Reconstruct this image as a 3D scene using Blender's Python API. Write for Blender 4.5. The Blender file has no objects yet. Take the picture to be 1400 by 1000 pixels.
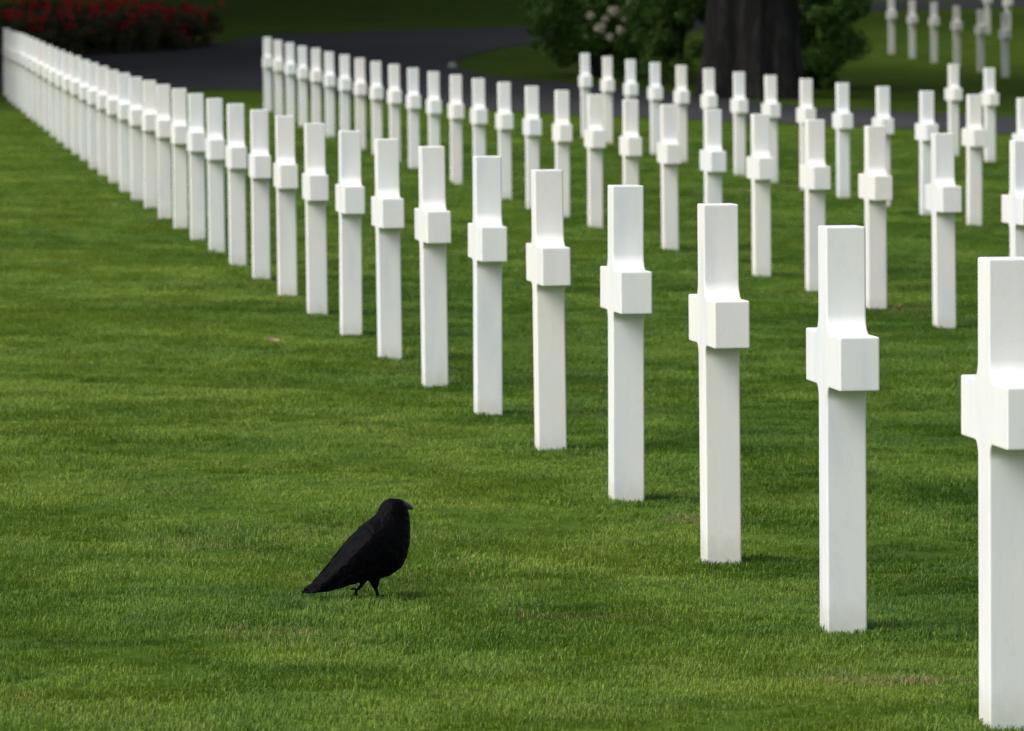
import bpy, bmesh, math, random
import numpy as np
from mathutils import Vector, Matrix, Euler

sc = bpy.context.scene
C = sc.collection
R = math.radians
rng = np.random.default_rng(7)

# ------------------------------------------------------------------ camera
PITCH, ROLL, CAM_H = .056785, .009077, 1.5416
cam_d = bpy.data.cameras.new('camera')
cam_d.sensor_width = 36.0
cam_d.lens = 205.71
cam_d.clip_start = .1
cam_d.clip_end = 1000
cam_d.dof.use_dof = True
cam_d.dof.focus_distance = 15.6
cam_d.dof.aperture_fstop = 11.5
cam = bpy.data.objects.new('camera', cam_d)
C.objects.link(cam)
cam.matrix_world = (Matrix.Translation((0, 0, CAM_H)) @ Matrix.Rotation(math.pi/2 - PITCH, 4, 'X')
                    @ Matrix.Rotation(-ROLL, 4, 'Z'))
sc.camera = cam

# ------------------------------------------------------------------ sky and sun (bright overcast)
SUN_DIR = Vector((-.78, -.44, .90)).normalized()   # towards the sun
el = math.asin(SUN_DIR.z)
az = math.atan2(SUN_DIR.x, SUN_DIR.y)
w = bpy.data.worlds.new('World')
sc.world = w
w.use_nodes = True
nt = w.node_tree
bg = nt.nodes['Background']
sky = nt.nodes.new('ShaderNodeTexSky')
sky.sky_type = 'NISHITA'
sky.sun_disc = False
sky.sun_elevation = el
sky.sun_rotation = az
sky.air_density = 1.0
sky.dust_density = 4.0
hsv = nt.nodes.new('ShaderNodeHueSaturation')     # cloud veil: most of the blue is gone
hsv.inputs['Saturation'].default_value = .55
nt.links.new(sky.outputs[0], hsv.inputs['Color'])
nt.links.new(hsv.outputs[0], bg.inputs['Color'])
bg.inputs['Strength'].default_value = .10
sd = bpy.data.lights.new('sun', 'SUN')
sd.energy = 1.4
sd.angle = R(42)
sd.color = (1, .98, .95)
sun = bpy.data.objects.new('sun', sd)
sun.rotation_euler = SUN_DIR.to_track_quat('Z', 'Y').to_euler()
sun.location = (-20, 0, 40)
C.objects.link(sun)
vs = sc.view_settings
vs.view_transform = 'Standard'
vs.look = 'None'
vs.exposure = 0.7
vs.gamma = 1
vs.use_curve_mapping = False
sc.cycles.max_bounces = 8
sc.cycles.transparent_max_bounces = 4
sc.cycles.use_denoising = True
sc.cycles.denoising_prefilter = 'NONE'
sc.cycles.denoising_input_passes = 'RGB_ALBEDO_NORMAL'
sc.cycles.use_adaptive_sampling = False

# ------------------------------------------------------------------ helpers
def tag(o, label=None, cat=None, group=None, kind=None):
    if label: o['label'] = label
    if cat: o['category'] = cat
    if group: o['group'] = group
    if kind: o['kind'] = kind
    return o

def link(name, me, mat=None, parent=None):
    o = bpy.data.objects.new(name, me)
    C.objects.link(o)
    if mat is not None:
        me.materials.clear()
        me.materials.append(mat)
    if parent is not None:
        o.parent = parent
    return o

def pymesh(name, v, f, smooth=False):
    me = bpy.data.meshes.new(name)
    me.from_pydata([tuple(map(float, p)) for p in v], [], [tuple(int(i) for i in q) for q in f])
    me.update()
    if smooth:
        me.polygons.foreach_set('use_smooth', [True]*len(me.polygons))
    return me

def npmesh(name, v, nper, nf):
    """nf faces of nper vertices each, vertices in face order"""
    me = bpy.data.meshes.new(name)
    v = np.asarray(v, np.float32).reshape(-1, 3)
    me.vertices.add(len(v)); me.vertices.foreach_set('co', v.ravel())
    me.loops.add(nper*nf); me.loops.foreach_set('vertex_index', np.arange(nper*nf, dtype=np.int32))
    me.polygons.add(nf); me.polygons.foreach_set('loop_start', np.arange(0, nper*nf, nper, dtype=np.int32))
    me.update(calc_edges=True)
    return me

def empty(name, loc, rz=0):
    o = bpy.data.objects.new(name, None)
    o.location = loc
    o.rotation_euler = (0, 0, rz)
    o.empty_display_size = .2
    C.objects.link(o)
    return o

def copy_tree(o, parent=None):
    c = o.copy()
    C.objects.link(c)
    if parent is not None: c.parent = parent
    for ch in list(o.children): copy_tree(ch, c)
    return c

def tube(v, f, pts, rad, n=10, cap=True):
    """appends a swept tube to vertex list v and face list f"""
    b = len(v)
    pts = [Vector(p) for p in pts]
    up = Vector((.13, .31, .94)).normalized()
    for i, p in enumerate(pts):
        d = (pts[min(i+1, len(pts)-1)] - pts[max(i-1, 0)]).normalized()
        s = d.cross(up)
        if s.length < .05: s = d.cross(Vector((1, 0, 0)))
        s.normalize(); t = s.cross(d).normalized()
        for k in range(n):
            a = 2*math.pi*k/n
            v.append(p + (s*math.cos(a) + t*math.sin(a))*rad[i])
    for i in range(len(pts)-1):
        for k in range(n):
            f.append((b+i*n+k, b+i*n+(k+1) % n, b+(i+1)*n+(k+1) % n, b+(i+1)*n+k))
    if cap:
        f.append(tuple(b+k for k in range(n))[::-1])
        f.append(tuple(b+(len(pts)-1)*n+k for k in range(n)))

# value noise in numpy
_tab = rng.random((256, 256))
def vnoise(x, y):
    xi = np.floor(x).astype(int); yi = np.floor(y).astype(int)
    fx = x-xi; fy = y-yi
    fx = fx*fx*(3-2*fx); fy = fy*fy*(3-2*fy)
    g = lambda a, b: _tab[a % 256, b % 256]
    return (g(xi, yi)*(1-fx)+g(xi+1, yi)*fx)*(1-fy)+(g(xi, yi+1)*(1-fx)+g(xi+1, yi+1)*fx)*fy
def fbm(x, y, sc_, o=4):
    s = 0; a = 1; t = 0
    for i in range(o):
        s = s+a*vnoise(x/sc_*2**i+17.3*i, y/sc_*2**i+9.1*i); t += a; a *= .55
    return s/t

# ------------------------------------------------------------------ terrain
KN = np.array([12., 20, 30, 40, 50, 60, 70, 80, 92, 106])
TZ = np.array([-.014, -.012, -.008, .012, .052, .124, .236, .383, .823, 1.265])
def swell(y): return .028*np.exp(-((y-21.8)/2.0)**2)      # a slight rise of the turf along the row
def terr(x, y):
    y = np.asarray(y, float); x = np.clip(np.asarray(x, float), -12, 12); t = TZ
    m = np.zeros(len(KN)); m[1:-1] = (t[2:]-t[:-2])/(KN[2:]-KN[:-2]); m[-1] = .0316
    yy = np.clip(y, KN[0], KN[-1]); i = np.clip(np.searchsorted(KN, yy)-1, 0, len(KN)-2)
    d = KN[i+1]-KN[i]; q = (yy-KN[i])/d
    z = (2*q**3-3*q**2+1)*t[i]+(q**3-2*q**2+q)*d*m[i]+(-2*q**3+3*q**2)*t[i+1]+(q**3-q**2)*d*m[i+1]
    return (z+.032*np.clip(y-106, 0, 60)+.015*np.clip(y-166, 0, 300)
            - .0215*x-.0056*x*np.clip((yy-30)/50, 0, 1)
            - .012*np.exp(-((y-17.4)/1.1)**2) + swell(y)
            - .20*np.exp(-((y-88)/6)**2)*np.clip((-x-4.2)/3.2, 0, 1))
def gz(x, y): return float(terr(x, y))

# ------------------------------------------------------------------ materials
def mat(name):
    m = bpy.data.materials.new(name)
    m.use_nodes = True
    n = m.node_tree.nodes
    return m, n, m.node_tree.links, n['Principled BSDF']

def noise(n, scale, detail=4, rough=.6):
    t = n.new('ShaderNodeTexNoise')
    t.inputs['Scale'].default_value = scale
    t.inputs['Detail'].default_value = detail
    t.inputs['Roughness'].default_value = rough
    return t

def ramp(n, stops):
    r = n.new('ShaderNodeValToRGB')
    e = r.color_ramp.elements
    e[0].position, e[0].color = stops[0][0], (*stops[0][1], 1)
    e[1].position, e[1].color = stops[-1][0], (*stops[-1][1], 1)
    for p, c in stops[1:-1]:
        q = e.new(p); q.color = (*c, 1)
    return r

def mixc(n, l, fac, a, b, blend='MIX'):
    m = n.new('ShaderNodeMix'); m.data_type = 'RGBA'; m.blend_type = blend
    for sock, val in ((m.inputs[0], fac), (m.inputs[6], a), (m.inputs[7], b)):
        if hasattr(val, 'links'): l.new(val, sock)
        elif isinstance(val, tuple): sock.default_value = (*val, 1)
        else: sock.default_value = val
    return m.outputs[2]

def math_(n, l, op, a, b=0.0, clamp=False):
    m = n.new('ShaderNodeMath'); m.operation = op; m.use_clamp = clamp
    for sock, val in ((m.inputs[0], a), (m.inputs[1], b)):
        if hasattr(val, 'links'): l.new(val, sock)
        else: sock.default_value = val
    return m.outputs[0]

def bump(n, l, p, height, strength, dist):
    b = n.new('ShaderNodeBump')
    b.inputs['Strength'].default_value = strength
    b.inputs['Distance'].default_value = dist
    l.new(height, b.inputs['Height']); l.new(b.outputs[0], p.inputs['Normal'])

def make_marble():
    m, n, l, p = mat('white_marble')
    tc = n.new('ShaderNodeTexCoord'); oi = n.new('ShaderNodeObjectInfo')
    off = n.new('ShaderNodeVectorMath'); off.operation = 'ADD'
    sc3 = n.new('ShaderNodeVectorMath'); sc3.operation = 'SCALE'
    sc3.inputs[0].default_value = (37, 53, 71); l.new(oi.outputs['Random'], sc3.inputs['Scale'])
    l.new(tc.outputs['Object'], off.inputs[0]); l.new(sc3.outputs[0], off.inputs[1])
    mp = n.new('ShaderNodeMapping'); mp.inputs['Rotation'].default_value = (.15, .22, 0)
    mp.inputs['Scale'].default_value = (6, 6, 1.5)
    l.new(off.outputs[0], mp.inputs['Vector'])
    t1 = noise(n, 1.3, 5, .55); l.new(mp.outputs[0], t1.inputs['Vector'])
    r1 = ramp(n, [(.36, (.82, .82, .785)), (.54, (.785, .795, .78)), (.70, (.70, .73, .75))])
    l.new(t1.outputs['Fac'], r1.inputs[0])
    # thin veins
    mv = n.new('ShaderNodeMapping'); mv.inputs['Rotation'].default_value = (.3, .5, .4)
    mv.inputs['Scale'].default_value = (5, 5, 2)
    l.new(off.outputs[0], mv.inputs['Vector'])
    t2 = noise(n, 1.6, 6, .65); t2.inputs['Distortion'].default_value = .6
    l.new(mv.outputs[0], t2.inputs['Vector'])
    v = math_(n, l, 'ABSOLUTE', math_(n, l, 'SUBTRACT', t2.outputs['Fac'], .5))
    vein = ramp(n, [(0, (1, 1, 1)), (.012, (0, 0, 0))]); l.new(v, vein.inputs[0])
    veinf = math_(n, l, 'MULTIPLY', vein.outputs[0], .16)
    c = mixc(n, l, veinf, r1.outputs[0], (.55, .56, .56))
    # each stone has its own cast, warmer or cooler
    tint = ramp(n, [(0, (1, .98, .95)), (.35, (1, 1, .985)), (.7, (.955, .98, 1)), (1, (1, .96, .94))])
    l.new(oi.outputs['Random'], tint.inputs[0])
    c = mixc(n, l, 1.0, c, tint.outputs[0], 'MULTIPLY')
    # faint weathering streaks
    ms = n.new('ShaderNodeMapping'); ms.inputs['Scale'].default_value = (38, 38, 1.4)
    l.new(off.outputs[0], ms.inputs['Vector'])
    t4 = noise(n, 1, 3, .5); l.new(ms.outputs[0], t4.inputs['Vector'])
    c = mixc(n, l, math_(n, l, 'MULTIPLY', math_(n, l, 'SUBTRACT', t4.outputs['Fac'], .5, True), .32), c, (.56, .57, .5))
    # soil splash at the foot
    sep = n.new('ShaderNodeSeparateXYZ'); l.new(tc.outputs['Object'], sep.inputs[0])
    t3 = noise(n, 22, 4); l.new(tc.outputs['Object'], t3.inputs['Vector'])
    hz = math_(n, l, 'ADD', sep.outputs['Z'], math_(n, l, 'MULTIPLY', math_(n, l, 'SUBTRACT', t3.outputs['Fac'], .5), -.14))
    d = n.new('ShaderNodeMapRange'); l.new(hz, d.inputs[0])
    for i, q in enumerate((.015, .09, .38, 0)): d.inputs[i+1].default_value = q
    c = mixc(n, l, d.outputs[0], c, (.42, .43, .30))
    l.new(c, p.inputs['Base Color'])
    p.inputs['Roughness'].default_value = .62
    p.inputs['Specular IOR Level'].default_value = .25
    t5 = noise(n, 90, 3); l.new(tc.outputs['Object'], t5.inputs['Vector'])
    bump(n, l, p, t5.outputs['Fac'], .05, .002)
    return m

def turf_colour(n, l, vec):
    """large-scale colour of the mown turf, shared by the soil sheet and the blades"""
    a = noise(n, .55, 5, .62); l.new(vec, a.inputs['Vector'])
    b = noise(n, 2.6, 4, .6); l.new(vec, b.inputs['Vector'])
    s = math_(n, l, 'ADD', math_(n, l, 'MULTIPLY', a.outputs['Fac'], .6), math_(n, l, 'MULTIPLY', b.outputs['Fac'], .4))
    r = ramp(n, GRASS_STOPS); l.new(s, r.inputs[0])
    return r.outputs[0]
GRASS_STOPS = [(.34, (.078, .160, .010)), (.46, (.104, .204, .012)), (.54, (.130, .232, .016)), (.68, (.164, .256, .028))]

def make_ground():
    m, n, l, p = mat('turf_ground')
    g = n.new('ShaderNodeNewGeometry')
    c = turf_colour(n, l, g.outputs['Position'])
    f = noise(n, 38, 5, .7); l.new(g.outputs['Position'], f.inputs['Vector'])
    fr = ramp(n, [(.3, (.55, .55, .5)), (.7, (1.05, 1.05, 1.0))]); l.new(f.outputs['Fac'], fr.inputs[0])
    c = mixc(n, l, 1.0, c, fr.outputs[0], 'MULTIPLY')
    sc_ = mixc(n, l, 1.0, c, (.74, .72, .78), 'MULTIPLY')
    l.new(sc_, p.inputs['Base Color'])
    p.inputs['Roughness'].default_value = .9
    p.inputs['Specular IOR Level'].default_value = .1
    bump(n, l, p, f.outputs['Fac'], .7, .03)
    return m

def make_blade():
    m, n, l, p = mat('grass_blade')
    g = n.new('ShaderNodeNewGeometry')
    c = turf_colour(n, l, g.outputs['Position'])
    rn = n.new('ShaderNodeAttribute'); rn.attribute_name = 'rnd'
    ti = n.new('ShaderNodeAttribute'); ti.attribute_type = 'INSTANCER'; ti.attribute_name = 'tint'
    dr = n.new('ShaderNodeAttribute'); dr.attribute_type = 'INSTANCER'; dr.attribute_name = 'dry'
    rr = ramp(n, [(0, (.55, .62, .6)), (.6, (1.0, 1.0, 1.0)), (.84, (1.4, 1.22, 1.2)), (.95, (2.1, 1.55, 3.2))])
    l.new(rn.outputs['Fac'], rr.inputs[0])
    c = mixc(n, l, 1.0, c, rr.outputs[0], 'MULTIPLY')
    tr = ramp(n, [(0, (.62, .76, .60)), (.5, (1, 1, 1)), (1, (1.28, 1.14, 1.05))])
    l.new(ti.outputs['Fac'], tr.inputs[0])
    c = mixc(n, l, 1.0, c, tr.outputs[0], 'MULTIPLY')
    # dead straw among the green
    st = math_(n, l, 'GREATER_THAN', math_(n, l, 'ADD', math_(n, l, 'MULTIPLY', dr.outputs['Fac'], .95), rn.outputs['Fac']), 1.0)
    c = mixc(n, l, st, c, (.33, .29, .11))
    l.new(c, p.inputs['Base Color'])
    p.inputs['Roughness'].default_value = .55
    p.inputs['Specular IOR Level'].default_value = .35
    tl = n.new('ShaderNodeBsdfTranslucent'); l.new(c, tl.inputs['Color'])
    mx = n.new('ShaderNodeMixShader'); mx.inputs[0].default_value = .3
    l.new(p.outputs[0], mx.inputs[1]); l.new(tl.outputs[0], mx.inputs[2])
    l.new(mx.outputs[0], n['Material Output'].inputs['Surface'])
    return m

def make_asphalt(name, c0, c1):
    m, n, l, p = mat(name)
    g = n.new('ShaderNodeNewGeometry')
    a = noise(n, .35, 5); l.new(g.outputs['Position'], a.inputs['Vector'])
    b = noise(n, 60, 3); l.new(g.outputs['Position'], b.inputs['Vector'])
    r = ramp(n, [(.35, c0), (.7, c1)]); l.new(a.outputs['Fac'], r.inputs[0])
    rb = ramp(n, [(.3, (.7, .7, .7)), (.75, (1.35, 1.35, 1.35))]); l.new(b.outputs['Fac'], rb.inputs[0])
    l.new(mixc(n, l, 1.0, r.outputs[0], rb.outputs[0], 'MULTIPLY'), p.inputs['Base Color'])
    p.inputs['Roughness'].default_value = .82
    bump(n, l, p, b.outputs['Fac'], .5, .01)
    return m

def make_leaf(name, stops, trans=.25, rough=.45):
    m, n, l, p = mat(name)
    g = n.new('ShaderNodeNewGeometry')
    r = ramp(n, stops); l.new(g.outputs['Random Per Island'], r.inputs[0])
    l.new(r.outputs[0], p.inputs['Base Color'])
    p.inputs['Roughness'].default_value = rough
    tl = n.new('ShaderNodeBsdfTranslucent'); l.new(r.outputs[0], tl.inputs['Color'])
    mx = n.new('ShaderNodeMixShader'); mx.inputs[0].default_value = trans
    l.new(p.outputs[0], mx.inputs[1]); l.new(tl.outputs[0], mx.inputs[2])
    l.new(mx.outputs[0], n['Material Output'].inputs['Surface'])
    return m

def make_bark():
    m, n, l, p = mat('bark')
    tc = n.new('ShaderNodeTexCoord')
    mp = n.new('ShaderNodeMapping'); mp.inputs['Scale'].default_value = (7, 7, 1.2)
    l.new(tc.outputs['Object'], mp.inputs['Vector'])
    t = noise(n, 1.6, 6, .65); l.new(mp.outputs[0], t.inputs['Vector'])
    r = ramp(n, [(.3, (.006, .005, .0045)), (.52, (.012, .011, .010)), (.74, (.062, .060, .055))])
    l.new(t.outputs['Fac'], r.inputs[0]); l.new(r.outputs[0], p.inputs['Base Color'])
    p.inputs['Roughness'].default_value = .95
    bump(n, l, p, t.outputs['Fac'], 1, .05)
    return m

def make_plain(name, col, rough=.6, nscale=30, var=.25, spec=.3):
    m, n, l, p = mat(name)
    tc = n.new('ShaderNodeTexCoord')
    t = noise(n, nscale, 4); l.new(tc.outputs['Object'], t.inputs['Vector'])
    r = ramp(n, [(.3, tuple(c*(1-var) for c in col)), (.7, tuple(c*(1+var) for c in col))])
    l.new(t.outputs['Fac'], r.inputs[0]); l.new(r.outputs[0], p.inputs['Base Color'])
    p.inputs['Roughness'].default_value = rough
    p.inputs['Specular IOR Level'].default_value = spec
    bump(n, l, p, t.outputs['Fac'], .3, .004)
    return m

def make_feather():
    m, n, l, p = mat('black_feather')
    tc = n.new('ShaderNodeTexCoord')
    mp = n.new('ShaderNodeMapping'); mp.inputs['Rotation'].default_value = (0, R(-48), 0)
    mp.inputs['Scale'].default_value = (1, 1, 1)
    l.new(tc.outputs['Object'], mp.inputs['Vector'])
    ms = n.new('ShaderNodeMapping'); ms.inputs['Scale'].default_value = (25, 90, 140)
    l.new(mp.outputs[0], ms.inputs['Vector'])
    t = noise(n, 1, 3); l.new(ms.outputs[0], t.inputs['Vector'])
    r = ramp(n, [(.2, (.0006, .0006, .0010)), (.8, (.0018, .0018, .0034))])
    l.new(t.outputs['Fac'], r.inputs[0]); l.new(r.outputs[0], p.inputs['Base Color'])
    p.inputs['Roughness'].default_value = .55
    p.inputs['Specular IOR Level'].default_value = .05
    bump(n, l, p, t.outputs['Fac'], .5, .003)
    return m

M_marble = make_marble()
M_ground = make_ground()
M_blade = make_blade()
M_road = make_asphalt('asphalt', (.027, .028, .034), (.044, .044, .050))
M_bark = make_bark()
M_leaf_tree = make_leaf('tree_leaf', [(0, (.035, .07, .014)), (.6, (.05, .10, .02)), (1, (.08, .14, .03))], .2)
M_leaf_bush = make_leaf('shrub_leaf', [(0, (.06, .14, .02)), (.6, (.10, .22, .03)), (1, (.16, .30, .06))], .25, .4)
M_leaf_rose = make_leaf('rose_leaf', [(0, (.045, .06, .022)), (.6, (.085, .105, .035)), (.9, (.14, .10, .05)), (1, (.16, .16, .06))], .2)
M_petal_red = make_leaf('red_petal', [(0, (.55, .010, .022)), (.5, (.74, .020, .034)), (1, (.86, .05, .055))], .25, .6)
M_petal_pale = make_leaf('pale_petal', [(0, (.78, .74, .56)), (1, (.88, .87, .76))], .3, .6)
M_feather = make_feather()
M_horn = make_plain('dark_horn', (.012, .012, .014), .35, 80, .3, .4)
M_eye = make_plain('dark_eye', (.006, .005, .005), .08, 5, .1, .8)
M_deadleaf = make_plain('dead_leaf', (.33, .24, .14), .7, 60, .4)
M_deadleaf_grey = make_plain('grey_dead_leaf', (.30, .25, .24), .7, 60, .4)
M_soil = make_plain('dark_soil', (.035, .026, .019), .95, 6, .45, .1)
M_stone = make_plain('pale_stone', (.62, .60, .55), .85, 14, .25)

# ------------------------------------------------------------------ ground sheet
def axis(parts):
    o = []
    for a, b, st in parts: o += list(np.arange(a, b, st))
    return np.array(o+[parts[-1][1]])
gx_ = axis([(-140, -24, 8), (-24, 24, .8), (24, 140, 8)])
gy_ = axis([(-40, 10, 5), (10, 130, 1.0), (130, 320, 6)])
X, Y = np.meshgrid(gx_, gy_)
Z = terr(X, Y)
nx, ny = len(gx_), len(gy_)
idx = np.arange(nx*ny).reshape(ny, nx)
gv = np.stack([X, Y, Z], -1).reshape(-1, 3)
gf = np.stack([idx[:-1, :-1], idx[:-1, 1:], idx[1:, 1:], idx[1:, :-1]], -1).reshape(-1, 4)
tag(link('lawn', pymesh('lawn', gv, gf, True), M_ground), kind='structure')

# sheets laid on the terrain: polygon in plan, cut to a fine grid
def draped(name, poly, matl, lift, step=.7, kind='structure'):
    bm = bmesh.new()
    vs_ = [bm.verts.new((x, y, 0)) for x, y in poly]
    bm.faces.new(vs_)
    xs = [p[0] for p in poly]; ys = [p[1] for p in poly]
    for a, lo, hi in ((0, min(xs), max(xs)), (1, min(ys), max(ys))):
        q = lo+step
        while q < hi-.05:
            no = [0, 0, 0]; no[a] = 1
            co = [0, 0, 0]; co[a] = q
            bmesh.ops.bisect_plane(bm, geom=bm.verts[:]+bm.edges[:]+bm.faces[:], plane_co=co, plane_no=no)
            q += step
    for v in bm.verts: v.co.z = gz(v.co.x, v.co.y)+lift
    bmesh.ops.recalc_face_normals(bm, faces=bm.faces)
    if sum(f.normal.z for f in bm.faces) < 0: bmesh.ops.reverse_faces(bm, faces=bm.faces)
    me = bpy.data.meshes.new(name); bm.to_mesh(me); bm.free()
    return tag(link(name, me, matl), kind=kind)

near = [(-26, 97.5), (-14, 91.7), (-10.5, 90.1), (-7.94, 88.8), (-6.55, 87.94), (-4.85, 87.02), (-3.68, 86.5), (-2.64, 85.5), (-1.43, 83.98),
        (-.48, 82.5), (.64, 81.4), (1.65, 80.8), (3.04, 80.1), (4.3, 79.3), (5.32, 78.4), (6.76, 77.0), (10, 73.6), (18, 64), (30, 48)]
isl_low = [(35, 55), (22, 69), (14, 77.2), (10, 80.8), (7.27, 82.9), (5.67, 83.8), (4.56, 84.5), (3.27, 86.2), (1.73, 89.6), (1.17, 90.5),
           (.5, 91.4), (-.07, 92.2), (-.5, 93.8), (-.78, 95.6), (-.9, 97.7)]
isl_up = [(-.88, 99.4), (-.6, 102.4), (-.08, 106), (.5, 108.2), (1.44, 110.8), (2.91, 114.2), (5.2, 126), (7.78, 134.3), (12.4, 140.6), (24, 152)]
far = [(22, 158), (13.1, 149), (8.3, 142.8), (5.2, 132), (3.12, 122.2), (1.56, 119.8), (.21, 118), (-1.95, 115), (-3.85, 111.8), (-4.75, 109.6), (-5.05, 106.8),
       (-5.2, 104.6), (-5.65, 101.6), (-6.97, 98.7), (-8.3, 96.6), (-10.5, 97), (-14, 99), (-26, 105)]
draped('road', near+isl_low+isl_up+far, M_road, .012)

# ------------------------------------------------------------------ marble crosses
def cross_mesh():
    H, hw, hx = 1.05, .064, .052          # height, half shaft width, half thickness
    A, z0, z1 = .262, .635, .774          # arm reach, arm underside, arm top
    rl, ru = .036, .050
    B = -.12
    def fil(cx, cz, r, a0, a1, k=14):
        return [(cx+r*math.cos(a0+(a1-a0)*i/k), cz+r*math.sin(a0+(a1-a0)*i/k)) for i in range(k+1)]
    P = [(hw, B)] + fil(hw+rl, z0-rl, rl, math.pi, math.pi/2) + [(A, z0), (A, z1)] + fil(hw+ru, z1+ru, ru, -math.pi/2, -math.pi) + [(hw, H)]
    P = P+[(-x, z) for x, z in reversed(P)]
    bm = bmesh.new()
    vs_ = [bm.verts.new((x, -hx, z)) for x, z in P]
    f = bm.faces.new(vs_)
    ex = bmesh.ops.extrude_face_region(bm, geom=[f])
    for v in [g for g in ex['geom'] if isinstance(g, bmesh.types.BMVert)]: v.co.y = hx
    bmesh.ops.recalc_face_normals(bm, faces=bm.faces)
    es = [e for e in bm.edges if len(e.link_faces) == 2 and e.calc_face_angle(0) > R(40)]
    bmesh.ops.bevel(bm, geom=es, offset=.0052, segments=3, profile=.55, affect='EDGES')
    me = bpy.data.meshes.new('marble_cross'); bm.to_mesh(me); bm.free()
    return me
ME_cross = cross_mesh()
ME_cross.materials.append(M_marble)
ORD = ['', 'first', 'second', 'third', 'fourth', 'fifth', 'sixth', 'seventh', 'eighth', 'ninth', 'tenth', 'eleventh', 'twelfth',
       'thirteenth', 'fourteenth', 'fifteenth', 'sixteenth', 'seventeenth', 'eighteenth', 'nineteenth', 'twentieth', 'twenty-first',
       'twenty-second', 'twenty-third', 'twenty-fourth', 'twenty-fifth', 'twenty-sixth', 'twenty-seventh', 'twenty-eighth',
       'twenty-ninth', 'thirtieth', 'thirty-first', 'thirty-second', 'thirty-third', 'thirty-fourth', 'thirty-fifth', 'thirty-sixth',
       'thirty-seventh', 'thirty-eighth']
SP = 2.08245
GROUP = 'white marble crosses in rows on the lawn'
rows = {
    # anchor x, anchor y, heading, step sign, offsets in mm along z
    'front': (1.0980, 13.1086, -.115097, 1, [16, 16, 21, 7, 6, 9, 5, -4, -5, -4, 0, 1, 4, 6, 8, 13, 13, 16, 13, 16, 13, 16, 17, 14, 19, 14, 12, 5, 1, 4, 9, 5, 0, -8, -15, -22, -30]),
    'second': (-3.3352, 80.7711, -.113067, -1, [-31, -11, 0, -7, -2, -12, -9, -10, -9, -5, -7, -9, -6, -6, -6, -7, -8, -7, -14, -15, -14, -7, -6, -5, -5, 0]),
    'third': (.9359, 72.0268, -.112402, -1, [-1, -5, -1, 3, 9, 10, 12, 14, 14, 11, 12, 8, 11, 17]),
    'fourth': (5.1043, 67.3870, -.120060, -1, [14, 11]),
    'far': (6.9507, 106.5348, -.114878, -1, [5, -8, 12, 6, 4, 5]),
    'farthest': (9.75, 119.4, -.114878, -1, [0, 0]),
}
tweak = {0: .009, 1: -.002, 2: -.007, 3: -.006, 4: -.002}
cross_pos = []
for rn_, (x0, y0, th, sg, dzs) in rows.items():
    n_ = len(dzs)
    for i, dz in enumerate(dzs):
        t = i*SP*sg
        x = x0+t*math.sin(th); y = y0+t*math.cos(th)
        if rn_ == 'front': x += tweak.get(i, 0)
        o = bpy.data.objects.new('marble_cross', ME_cross)
        C.objects.link(o)
        o.location = (x, y, gz(x, y)-(swell(y) if rn_ == 'front' else 0)+dz*.001)
        # local x runs along the row, local y across it
        o.rotation_euler = (random.Random(i*5+n_).uniform(-.006, .006), random.Random(i*7+len(rn_)).uniform(-.004, .004), math.pi/2-th+random.Random(i*13+n_).uniform(-.008, .008))
        if rn_ == 'front':
            k = i+1
            if k == 1: lab = 'large white marble cross cut off by the right edge, nearest of all'
            elif k == 2: lab = 'white marble cross with a long grass tuft at its foot, second nearest'
            elif k <= 16: lab = 'white marble cross, %s from the right end of the front row' % ORD[k]
            else: lab = 'white marble cross, %s from the far left end of the front row' % ORD[n_-i]
        elif rn_ == 'second':
            lab = ('white marble cross, %s from the left end of the second row' % ORD[i+1] if i < 13
                   else 'white marble cross, %s from the right end of the second row' % ORD[n_-i])
        elif rn_ == 'third':
            lab = ('white marble cross, %s from the left end of the third row' % ORD[i+1] if i < 8
                   else 'white marble cross, %s from the right end of the third row' % ORD[n_-i])
        elif rn_ == 'fourth':
            lab = ['grey shaded marble cross, left one of the two standing behind the third row',
                   'pale marble cross, right one of the two standing behind the third row'][i]
        elif rn_ == 'far':
            lab = 'small blurred marble cross beyond the road, %s from the left in the far row' % ORD[i+1]
        else:
            lab = ['small blurred marble cross without visible top, left one behind the far row',
                   'small blurred marble cross without visible top, right one behind the far row'][i]
        tag(o, lab, 'cross', GROUP)
        cross_pos.append((x, y))

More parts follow.
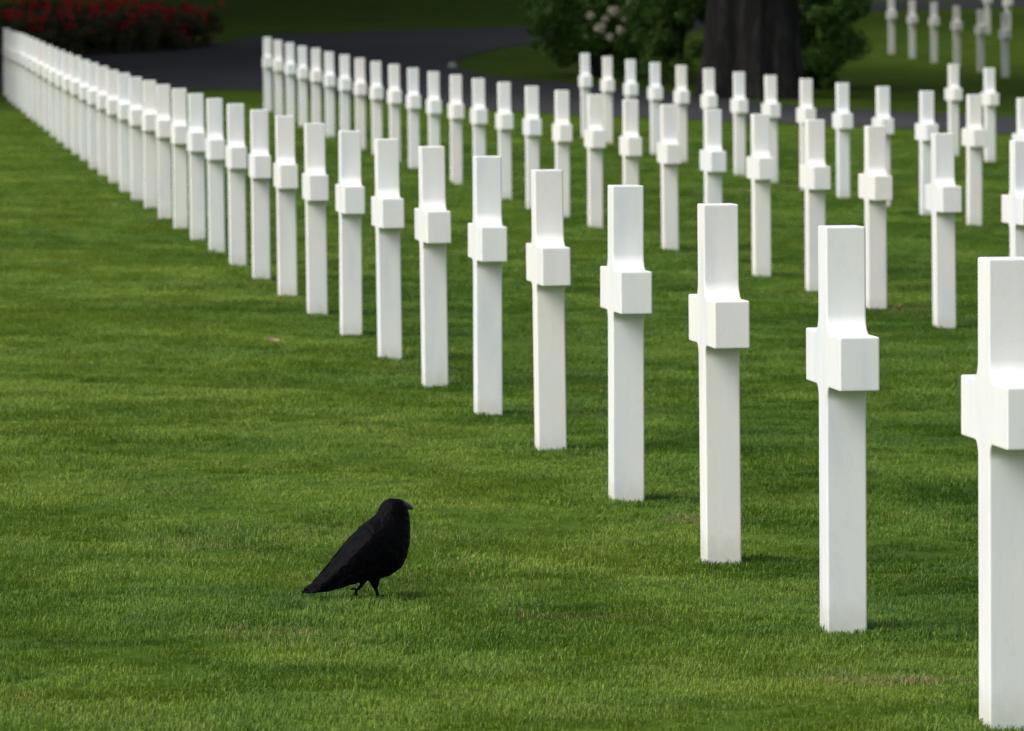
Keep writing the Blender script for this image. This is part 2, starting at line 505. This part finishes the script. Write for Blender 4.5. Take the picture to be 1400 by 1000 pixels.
# ------------------------------------------------------------------ grass (blades instanced over the lawn)
def clump(name, nb, rad, lmin, lmax, wid, seed, lean=1.0):
    g = np.random.default_rng(seed)
    a = g.random(nb)*2*np.pi; rr_ = rad*np.sqrt(g.random(nb))
    bx, by = rr_*np.cos(a), rr_*np.sin(a)
    L = lmin+(lmax-lmin)*g.random(nb)
    d = g.normal(size=nb)*1.5-.5
    ln = lean*(.3+g.random(nb))
    wd = wid*(.7+.6*g.random(nb))
    sx, sy = -np.sin(d)*wd/2, np.cos(d)*wd/2
    fx, fy = np.cos(d)*L*ln, np.sin(d)*L*ln
    z0 = np.full(nb, -.004)
    v = np.empty((nb, 5, 3))
    v[:, 0] = np.stack([bx-sx, by-sy, z0], -1); v[:, 1] = np.stack([bx+sx, by+sy, z0], -1)
    mz = L*.58; mxx, mxy = fx*.3, fy*.3
    v[:, 2] = np.stack([bx+mxx+sx*.8, by+mxy+sy*.8, mz], -1); v[:, 3] = np.stack([bx+mxx-sx*.8, by+mxy-sy*.8, mz], -1)
    v[:, 4] = np.stack([bx+fx, by+fy, L*np.clip(1-.35*ln, .3, 1)], -1)
    base = np.arange(nb)*5
    me = bpy.data.meshes.new(name)
    me.vertices.add(nb*5); me.vertices.foreach_set('co', v.astype(np.float32).ravel())
    lp = np.stack([base, base+1, base+2, base+3, base+3, base+2, base+4], -1).ravel().astype(np.int32)
    ls = np.stack([np.arange(nb)*7, np.arange(nb)*7+4], -1).ravel().astype(np.int32)
    me.loops.add(len(lp)); me.loops.foreach_set('vertex_index', lp)
    me.polygons.add(nb*2); me.polygons.foreach_set('loop_start', ls)
    me.update(calc_edges=True)
    at = me.attributes.new('rnd', 'FLOAT', 'POINT')
    at.data.foreach_set('value', np.repeat(g.random(nb), 5).astype(np.float32))
    me.materials.append(M_blade)
    return me
src = bpy.data.collections.new('blade_tufts')       # not linked to the scene: only a source for the instances
for k in range(7):
    o = bpy.data.objects.new('grass_tuft', clump('grass_tuft', 160, .075, .010, .024, .0019, 20+k))
    src.objects.link(o)

pts = []
def scatter(y0, y1, dens, half, s0):
    area = (y1-y0)*2*half
    n_ = int(area*dens)
    x = (rng.random(n_)*2-1)*half; y = y0+(y1-y0)*rng.random(n_)
    keep = np.abs(x) < y*.0875+3.5
    x, y = x[keep], y[keep]
    pts.append(np.stack([x, y, s0*(.8+.4*rng.random(len(x)))], -1))
scatter(10.5, 17, 230, 5.0, 1.0)
scatter(17, 24, 180, 5.6, 1.06)
scatter(24, 34, 110, 6.5, 1.2)
scatter(34, 48, 64, 7.7, 1.4)
scatter(48, 76, 34, 10.2, 1.65)
P = np.concatenate(pts)
# taller tufts left by the mower round the feet of the stones
ft = []
for (x, y) in cross_pos:
    if y > 40: continue
    for k in range(40 if y < 20 else 22):
        a = rng.random()*2*math.pi; q = .10+.13*rng.random()**1.6
        ft.append((x+q*math.cos(a), y+q*math.sin(a), (1.1 if math.cos(a-2.2) > 0 else .86)+.45*rng.random()-1.2*(q-.1)))
for k in range(34):                                     # the long tuft against the second stone
    ft.append((.84+.17*rng.random(), 15.05-.05*rng.random(), .65+.75*rng.random()**2))
for k in range(18):
    ft.append((.96+.14*rng.random(), 15.10+.06*rng.random(), .9+.9*rng.random()**2))
ft = np.array(ft)
NP_ = len(P)
P = np.concatenate([P, ft])
px, py, ps = P.T
hgt = fbm(px, py, .9, 4)
ps = ps*np.where(np.arange(len(P)) < NP_, (.42+.8*hgt), 1.0)
tint = .5+2.0*(fbm(px+40, py+11, .34, 4)-.5)+1.0*(fbm(px, py, 2.6, 3)-.5)
lane = np.clip((px-(2.61-.1156*py)+.35)/.7, 0, 1)       # the open lane left of the front row is a little more worn
tint = np.clip(tint+.25-.46*lane, 0, 1)
tint[NP_:] = np.clip(tint[NP_:]-.25, 0, 1)
dry = np.clip((fbm(px+90, py+70, .7, 4)-.60)*1.2, 0, .10)+.012
for (cx, cy, rx, ry, a) in ((.93, 14.06, .20, .06, .75), (.79, 14.12, .08, .05, .6), (1.03, 14.2, .08, .06, .6), (.55, 18.7, .08, .15, .55), (2.18, 33, .2, .3, .5),
                            (-.62, 15.0, .2, .14, .3), (.2, 15.5, .3, .12, .3), (-.9, 17.6, .25, .2, .3)):
    dry = np.maximum(dry, a*np.exp(-((px-cx)/rx)**2-((py-cy)/ry)**2))
me = bpy.data.meshes.new('grass')
me.vertices.add(len(P))
pz = terr(px, py)
me.vertices.foreach_set('co', np.stack([px, py, pz], -1).astype(np.float32).ravel())
for nm, ar in (('siz', ps), ('tint', tint), ('dry', dry)):
    me.attributes.new(nm, 'FLOAT', 'POINT').data.foreach_set('value', ar.astype(np.float32))
rot = np.stack([(rng.random(len(P))-.5)*.25, (rng.random(len(P))-.5)*.25, (fbm(px, py, .5, 2)-.5)*9+rng.normal(size=len(P))*.5], -1)   # the nap lies in swathes
me.attributes.new('rot', 'FLOAT_VECTOR', 'POINT').data.foreach_set('vector', rot.astype(np.float32).ravel())
me.update()
grass = tag(link('grass', me, M_blade), 'short mown green grass covering the lawn', 'grass', kind='stuff')
ng = bpy.data.node_groups.new('grass_tufts', 'GeometryNodeTree')
ng.interface.new_socket('Geometry', in_out='INPUT', socket_type='NodeSocketGeometry')
ng.interface.new_socket('Geometry', in_out='OUTPUT', socket_type='NodeSocketGeometry')
N, Lk = ng.nodes, ng.links
gi = N.new('NodeGroupInput'); go = N.new('NodeGroupOutput')
iop = N.new('GeometryNodeInstanceOnPoints')
ci = N.new('GeometryNodeCollectionInfo'); ci.inputs['Collection'].default_value = src
ci.inputs['Separate Children'].default_value = True; ci.inputs['Reset Children'].default_value = True
def named(nm, ty):
    a = N.new('GeometryNodeInputNamedAttribute'); a.data_type = ty; a.inputs['Name'].default_value = nm
    return a.outputs['Attribute']
e2r = N.new('FunctionNodeEulerToRotation')
Lk.new(named('rot', 'FLOAT_VECTOR'), e2r.inputs[0])
Lk.new(gi.outputs[0], iop.inputs['Points']); Lk.new(ci.outputs[0], iop.inputs['Instance'])
iop.inputs['Pick Instance'].default_value = True
Lk.new(e2r.outputs[0], iop.inputs['Rotation']); Lk.new(named('siz', 'FLOAT'), iop.inputs['Scale'])
Lk.new(iop.outputs[0], go.inputs[0])
gm = grass.modifiers.new('tufts', 'NODES'); gm.node_group = ng

# ------------------------------------------------------------------ foliage builders
def leaf_cloud(name, centres, radii, per, size, seed, shell=.55, aspect=.5, up=.4):
    """leaf-sized quads through a set of clump ellipsoids"""
    g = np.random.default_rng(seed)
    cs, rs = np.repeat(np.array(centres), per, 0), np.repeat(np.array(radii), per, 0)
    n_ = len(cs)
    d = g.normal(size=(n_, 3)); d /= np.linalg.norm(d, axis=1)[:, None]
    p = cs+d*rs*(shell+(1-shell)*g.random((n_, 1)))**.8
    nn = d*.6+g.normal(size=(n_, 3))*.55+np.array([0, 0, up]); nn /= np.linalg.norm(nn, axis=1)[:, None]
    t = np.cross(nn, g.normal(size=(n_, 3))); t /= np.linalg.norm(t, axis=1)[:, None]
    b = np.cross(nn, t)
    s = size*(.6+.8*g.random((n_, 1)))
    fold = nn*s*.18
    v = np.stack([p-t*s, p+b*s*aspect+fold, p+t*s*1.05, p-b*s*aspect+fold], 1)
    return npmesh(name, v, 4, n_)

def clumps(n_, c, r, cr, seed, zmin=None, flat=1.0):
    g = np.random.default_rng(seed)
    out, rad = [], []
    while len(out) < n_:
        q = g.normal(size=3); q /= np.linalg.norm(q)
        q = q*(.35+.65*g.random()**.5)
        p = np.array(c)+q*np.array(r)
        if zmin is not None and p[2] < zmin: continue
        k = cr*(.6+.8*g.random())
        out.append(p); rad.append((k, k, k*flat))
    return out, rad

# ------------------------------------------------------------------ the big tree on the island
def trunk_mesh(seed, r0, h, crown_c, flutes=True):
    g = random.Random(seed)
    v, f = [], []
    n_ = 96
    zs = [-.4, 0, .15, .35, .6, .9, 1.3, 1.8, 2.4, 3.2, 4.2, 5.4, h]
    ph = [g.uniform(0, 6.28) for _ in range(5)]
    for z in zs:
        k = max(z, 0)
        base = r0*(1+.20*math.exp(-k/.35))*(1-.45*min(k/h, 1))
        for i in range(n_):
            a = 2*math.pi*i/n_
            fl = 0
            if flutes:
                fl = (.12*math.cos(4*a+ph[0])-.10*abs(math.sin(3.5*a+ph[4]))**.5+.075*math.cos(7*a+ph[1]+.15*z)+.05*math.cos(13*a+ph[2]-.2*z)+.03*math.cos(23*a+ph[3]))*math.exp(-k/4.5)
            dx, dy = math.cos(a), math.sin(a)
            r = 0
            for (cx, cy, cr_) in ((-.52, -.08, .44), (.02, -.30, .40), (.50, .06, .52), (0, .32, .5)):
                q = cr_*cr_-(cx*dy-cy*dx)**2
                if q > 0: r = max(r, cx*dx+cy*dy+math.sqrt(q))
            r = r*base/r0*.80*(1+.55*fl)
            v.append(Vector((r*math.cos(a)+.03*z*math.sin(z*.5), r*math.sin(a), z)))
    for j in range(len(zs)-1):
        for i in range(n_):
            f.append((j*n_+i, j*n_+(i+1) % n_, (j+1)*n_+(i+1) % n_, (j+1)*n_+i))
    f.append(tuple(range((len(zs)-1)*n_, len(zs)*n_)))
    for k in range(9):                                  # limbs into the crown
        a = k*2.4+g.uniform(-.3, .3); z = g.uniform(.5, 1.0)*h
        L = g.uniform(3.5, 6.5)
        p0 = Vector((0, 0, z)); dr = Vector((math.cos(a), math.sin(a), g.uniform(.35, 1.1))).normalized()
        pp = [p0+dr*L*q+Vector((0, 0, .5*q*q)) for q in (0, .3, .6, 1)]
        tube(v, f, pp, [r0*.36, r0*.24, r0*.15, r0*.05], 10)
    return pymesh('trunk', v, f, True)

def tree(name, x, y, label, seed, r0, h, cz, cr, nclump, per, size, group=None, tr_me=None, cr_me=None, rz=0, scale=1, zmin=3.6, off=(0, 0)):
    root = empty(name, (x, y, gz(x, y)), rz)
    root.scale = (scale,)*3
    tag(root, label, 'tree', group)
    tm = tr_me or trunk_mesh(seed, r0, h, cz)
    link('trunk', tm, M_bark, root)
    if cr_me is None:
        cs, rs = clumps(nclump, (off[0], off[1], cz), (cr, cr, cz*.55), cr*.2, seed+1, zmin, .75)
        cr_me = leaf_cloud('crown', cs, rs, per, size, seed+2)
    link('crown', cr_me, M_leaf_tree, root)
    return root, tm, cr_me

T1, tm1, cm1 = tree('broadleaf_tree', 3.58, 87.4, 'massive dark tree with a fluted trunk rising behind the third row of crosses',
                    5, .79, 6.5, 8.6, 9.0, 84, 135, .20, off=(-2.2, -.3))
# woodland that closes the view behind and beside the lawn (its crowns keep the far lawn and road in shade)
wood = [(-19.5, 87, 1.2), (-16.5, 99, 1.35), (-17, 116, 1.5), (-13.6, 125, 1.5), (-15.5, 140, 1.4), (20, 88, 1.15), (23, 106, 1.4), (-7, 154, 1.2), (3, 156, 1.25), (12.5, 158, 1.2), (19, 126, 1.35), (24, 146, 1.2),
        (-24, 150, 1.3), (-4, 172, 1.4), (9, 174, 1.4), (23, 168, 1.4), (-16, 170, 1.4)]
cm2 = None
for k, (x, y, s) in enumerate(wood):
    _, _, cm2 = tree('broadleaf_tree', x, y, 'tall leafy tree in the wood behind the lawn', 11, .74, 6.5, 8.6, 9.2, 110, 260, .21,
         'trees of the wood behind the lawn', tm1, cm2, k*1.9, s)

# ------------------------------------------------------------------ shrubs by the road
def shrub(name, x, y, label, r, h, nclump, per, size, seed, flowers=(), cat='shrub'):
    root = empty(name, (x, y, gz(x, y)))
    tag(root, label, cat)
    cs, rs = clumps(nclump, (0, 0, h*.52), (r[0]*.8, r[1]*.8, h*.5), min(r)*.24, seed, .12, .85)
    link('foliage', leaf_cloud('foliage', cs, rs, per, size, seed+1, .3, .42), M_leaf_bush, root)
    g = random.Random(seed)
    v, f = [], []
    for k in range(7):
        a = k*.9; rr_ = g.uniform(.3, .75)
        tube(v, f, [(0.05*math.cos(a), .05*math.sin(a), -.05), (r[0]*.3*rr_*math.cos(a), r[1]*.3*rr_*math.sin(a), h*.35),
                    (r[0]*.7*rr_*math.cos(a), r[1]*.7*rr_*math.sin(a), h*.75)], [.03, .022, .01], 7)
    link('stems', pymesh('stems', v, f, True), M_bark, root)
    for (fx, fy, fz, fr) in flowers:
        gg = np.random.default_rng(int(abs(fx)*1000)+3)
        link('flower_cluster', leaf_cloud('flower_cluster', [(fx, fy, fz)], [(fr, fr, fr*.8)], 80, .034, int(abs(fx*977))+1, .3, .7), M_petal_pale, root)
    return root

shrub('flowering_shrub', 1.42, 93.4, 'broad dark green shrub with a few pale flowers beside the road', (1.55, 1.3), 2.5, 90, 560, .040, 31,
      [(.02, -1.40, .78, .09), (.24, -1.40, 1.04, .10), (.42, -1.40, .92, .075), (.66, -1.38, 1.0, .08), (.16, -1.40, .64, .055), (.50, -1.40, 1.16, .07),
       (.34, -1.42, .74, .06), (.10, -1.42, .92, .05), (.78, -1.36, .84, .05), (-.14, -1.38, .98, .05)])
shrub('evergreen_shrub', 4.75, 90.4, 'dark leafy shrub half hidden behind the big tree trunk', (1.15, 1.0), 2.3, 60, 480, .040, 57)
shrub('evergreen_shrub', 2.62, 91.6, 'dark leafy shrub left of the tree trunk, touching the flowering shrub', (.9, .9), 2.3, 50, 480, .040, 73)

# ------------------------------------------------------------------ rose bed
draped('rose_bed_soil', [(-5.12, 104.7), (-5.62, 101.8), (-6.95, 98.9), (-8.3, 96.85), (-10.4, 97.3), (-11.5, 100), (-9.5, 103.2), (-7.4, 105.2), (-5.7, 106.2)], M_soil, .02)
def rose_mesh(seed):
    cs, rs = clumps(16, (0, 0, .45), (.42, .42, .42), .15, seed, .1, .9)
    fo = leaf_cloud('foliage', cs, rs, 130, .03, seed+1, .25, .55)
    g = np.random.default_rng(seed+5)
    c2, r2 = [], []
    for k in range(14):
        a = g.random()*6.28; q = .44*g.random()**.5; z = .93-.74*g.random()**1.15
        for j in range(g.integers(1, 5)):
            c2.append((q*math.cos(a)+g.normal()*.05, q*math.sin(a)+g.normal()*.05, z+g.normal()*.04)); r2.append((.03, .03, .026))
    bl = leaf_cloud('blooms', c2, r2, 16, .024, seed+2, .3, .8)
    v, f = [], []
    for k in range(6):
        a = k*1.05; tube(v, f, [(0, 0, -.03), (.12*math.cos(a), .12*math.sin(a), .4), (.26*math.cos(a), .26*math.sin(a), .72)], [.012, .009, .004], 6)
    return fo, bl, pymesh('stems', v, f, True)
rv = [rose_mesh(100+17*k) for k in range(4)]
front_line = [(-8.6, 97.2), (-7.95, 97.75), (-7.3, 98.9), (-6.75, 99.8), (-6.25, 100.9), (-5.85, 101.9), (-5.6, 103.0), (-5.5, 104.1)]
rose_pos = []
for k, (x, y) in enumerate(front_line):
    rose_pos.append((x, y, .86))
    rose_pos.append((x-.55, y+1.25, .95))
    if k < 6: rose_pos.append((x-.75, y+2.7, 1.0))
    if k < 4: rose_pos.append((x-.45, y+4.2, 1.0))
rr = random.Random(3)
for k, (x, y, s) in enumerate(rose_pos):
    x += rr.uniform(-.12, .12); y += rr.uniform(-.2, .2)
    root = empty('rose_bush', (x, y, gz(x, y)), rr.uniform(0, 6.28))
    root.scale = (s*1.05, s*1.05, s*rr.uniform(.85, 1.1))
    tag(root, 'dark rose bush with red blooms in the bed across the road', 'rose bush', 'rose bushes in the bed across the road')
    fo, bl, stm = rv[k % 4]
    link('foliage', fo, M_leaf_rose, root)
    tag(link('blooms', bl, M_petal_red, root), kind='stuff')
    link('stems', stm, M_bark, root)

# small pale kerb stone standing at the tip of the island
v, f = [], []
bm = bmesh.new()
bmesh.ops.create_cube(bm, size=1)
for q in bm.verts:
    q.co = Vector((q.co.x*(.09 if q.co.z > 0 else .12), q.co.y*(.08 if q.co.z > 0 else .11), (q.co.z+.5)*.11-.02))
bmesh.ops.bevel(bm, geom=bm.edges[:], offset=.015, segments=2, affect='EDGES')
bmesh.ops.subdivide_edges(bm, edges=bm.edges[:], cuts=1)
for q in bm.verts: q.co += Vector((rr.uniform(-1, 1), rr.uniform(-1, 1), rr.uniform(-1, 1)))*.004
me = bpy.data.meshes.new('marker_stone'); bm.to_mesh(me); bm.free()
o = tag(link('marker_stone', me, M_stone), 'small pale stone at the tip of the grass island by the road', 'stone')
o.location = (-.93, 95.9, gz(-.93, 95.9)); o.rotation_euler = (0, 0, .5)

# ------------------------------------------------------------------ fallen leaves
def leaf_obj(x, y, s, m, label, rz, seed):
    g = random.Random(seed)
    outline = [(-1, 0), (-.7, .28), (-.25, .5), (.25, .42), (.65, .25), (1, 0), (.65, -.27), (.2, -.45), (-.3, -.46), (-.7, -.25)]
    v = [(a*s, b*s, s*(.35*abs(b)+.30*a*a+g.uniform(-.06, .06))) for a, b in outline]+[(-.5*s, 0, .02*s), (0, 0, 0), (.5*s, 0, .03*s)]
    f = [(0, 10, 1), (1, 10, 11, 2), (2, 11, 3), (3, 11, 12, 4), (4, 12, 5), (5, 12, 6), (6, 12, 11, 7), (7, 11, 8), (8, 11, 10, 9), (9, 10, 0)]
    me_ = pymesh('fallen_leaf', v, f)
    o = tag(link('fallen_leaf', me_, m), label, 'leaf')
    so = o.modifiers.new('thickness', 'SOLIDIFY'); so.thickness = .0012
    o.location = (x, y, gz(x, y)+.026+s*.25)
    o.rotation_euler = (.5, .25, rz)
leaf_obj(-1.17, 28.6, .036, M_deadleaf, 'curled brown leaf lying alone on the open lawn above the crow', .3, 1)
leaf_obj(-3.28, 48.3, .040, M_deadleaf_grey, 'greyish leaf on the lawn near the far part of the front row', 1.1, 2)
leaf_obj(2.18, 32.9, .034, M_deadleaf, 'small brown leaf on the lawn between the front and second rows', 2.0, 3)

# ------------------------------------------------------------------ the crow
def crow(x, y, z, yaw):
    kx = 1/.90
    v, f = [], []
    def loft(sts, n_=20):
        """stations: centre (x,y,z), in-plane normal angle, half height, half width"""
        b = len(v)
        for (cx, cy, cz, ang, h, w_) in sts:
            nx_, nz_ = math.cos(R(ang)), math.sin(R(ang))
            for k in range(n_):
                a = 2*math.pi*k/n_
                v.append(Vector(((cx+nx_*h*math.cos(a))*kx, cy+w_*math.sin(a), cz+nz_*h*math.cos(a))))
        for i in range(len(sts)-1):
            for k in range(n_):
                f.append((b+i*n_+k, b+(i+1)*n_+k, b+(i+1)*n_+(k+1) % n_, b+i*n_+(k+1) % n_))
        f.append(tuple(b+k for k in range(n_))); f.append(tuple(b+(len(sts)-1)*n_+k for k in range(n_))[::-1])
    loft([(-.176, 0, .020, 135, .012, .020), (-.148, 0, .036, 135, .020, .024), (-.100, 0, .069, 135, .035, .036), (-.070, 0, .085, 134, .052, .048),
          (-.038, 0, .099, 134, .067, .059), (-.013, 0, .116, 135, .077, .066), (.010, 0, .134, 137, .080, .068), (.027, 0, .155, 140, .074, .064),
          (.040, 0, .178, 145, .064, .056), (.048, 0, .199, 155, .053, .048), (.0525, 0, .219, 163, .0445, .041), (.0545, 0, .238, 170, .0395, .037),
          (.0555, 0, .253, 176, .0345, .033), (.055, 0, .265, 180, .0265, .026), (.054, 0, .2715, 180, .014, .014)], 24)
    # tail feathers: a flat fan under the wing tips
    for k, (dy, da) in enumerate(((-.022, -6), (-.011, -3), (0, 0), (.011, 3), (.022, 6))):
        e = .006*abs(k-2)
        loft([(-.115, dy*.6, .054, 132, .010, .012), (-.150, dy, .030+e*.2, 130, .0075, .012), (-.180+e*.5, dy*1.2, .010+e*.4, 128, .0055, .011), (-.192+e, dy*1.2, .002+e*.5, 128, .0030, .007)], 10)
    # folded wings
    for s in (-1, 1):
        loft([(.046, s*.040, .192, 140, .012, .008), (.030, s*.052, .176, 138, .036, .011), (.004, s*.060, .146, 136, .050, .012),
              (-.035, s*.058, .112, 136, .050, .011), (-.075, s*.050, .082, 136, .040, .010), (-.115, s*.038, .055, 136, .028, .009),
              (-.150, s*.026, .030, 134, .015, .007), (-.186, s*.016, .008, 134, .005, .004)], 16)
        loft([(-.02, s*.063, .100, 136, .030, .006), (-.075, s*.054, .064, 136, .020, .006), (-.120, s*.038, .036, 134, .011, .005), (-.158, s*.024, .014, 134, .004, .003)], 12)
    # thighs, shanks and toes
    def leg(p0, p1, p2, side, toes):
        y_ = side*.026
        pp = [(p0[0]*kx, y_, p0[1]), ((p0[0]+p1[0])/2*kx, y_, (p0[1]+p1[1])/2), (p1[0]*kx, y_, p1[1]), (p2[0]*kx, y_, p2[1])]
        tube(v, f, pp, [.024, .016, .0055, .0042], 12)
        for (dx, dy, dz) in toes:
            tube(v, f, [(p2[0]*kx, y_, p2[1]+.001), (p2[0]*kx+dx*.55, y_+dy*.55, p2[1]+dz*.55+.003), (p2[0]*kx+dx, y_+dy, p2[1]+dz-.003)], [.0042, .0034, .0016], 8)
    leg((-.012, .072), (-.006, .030), (.002, .006), -1, [(.034, -.012, -.001), (.038, .004, -.001), (.030, .018, -.001), (-.026, .004, -.001)])
    leg((-.022, .066), (-.025, .034), (-.037, .021), 1, [(-.006, -.010, -.022), (-.012, .004, -.024), (.004, .012, -.020), (-.020, 0, .006)])
    for q in v:                                        # lift the tail and wing tips clear of the turf
        if q.x < -.08: q.z += (-.08-q.x)*.17
        k_ = min(max((-.03-q.x)/.12, 0), 1)
        if k_ > 0 and q.z > .03: q.z -= .24*k_*max(q.z-(.045+(q.x+.03)*.28), 0)
    me_ = pymesh('crow', v, f, True)
    o = link('crow', me_, M_feather)
    rm = o.modifiers.new('fuse', 'REMESH'); rm.mode = 'VOXEL'; rm.voxel_size = .0021; rm.use_smooth_shade = True
    sm = o.modifiers.new('soften', 'SMOOTH'); sm.factor = .5; sm.iterations = 4
    tx = bpy.data.textures.new('ruffle', 'CLOUDS'); tx.noise_scale = .016; tx.noise_depth = 2
    dm = o.modifiers.new('ruffled_feathers', 'DISPLACE'); dm.texture = tx; dm.strength = .0045; dm.mid_level = .5; dm.texture_coords = 'LOCAL'
    tag(o, 'black crow stepping across the lawn, head turned away to the right', 'bird')
    o.location = (x, y, z); o.rotation_euler = (0, 0, yaw)
    # head parts, turned away from the camera
    ha = R(20)
    hc = Vector((.055*kx, 0, 0))
    def headp(a, b, c): return hc+Vector((a*math.cos(ha)-b*math.sin(ha), a*math.sin(ha)+b*math.cos(ha), c))
    bv, bf = [], []
    n_ = 14
    for (d, zc, hh, ww) in ((.020, .2500, .0150, .013), (.036, .2500, .0138, .0108), (.052, .2480, .0108, .0080), (.064, .2440, .0066, .0050), (.072, .2390, .0020, .0018)):
        for k in range(n_):
            a = 2*math.pi*k/n_
            bv.append(headp(d, ww*math.sin(a), zc+hh*math.cos(a)))
    for i in range(4):
        for k in range(n_):
            bf.append((i*n_+k, i*n_+(k+1) % n_, (i+1)*n_+(k+1) % n_, (i+1)*n_+k))
    bf.append(tuple(range(4*n_, 5*n_)))
    link('beak', pymesh('beak', bv, bf, True), M_horn, o)
    for s in (-1, 1):
        bm_ = bmesh.new()
        bmesh.ops.create_uvsphere(bm_, u_segments=14, v_segments=10, radius=.0045)
        bmesh.ops.translate(bm_, verts=bm_.verts, vec=headp(.019, s*.0235, .256))
        em = bpy.data.meshes.new('eye'); bm_.to_mesh(em); bm_.free()
        for pl in em.polygons: pl.use_smooth = True
        link('eye', em, M_eye, o)
    return o
crow(-.384, 16.00, gz(-.384, 16.00)+.003, R(24))
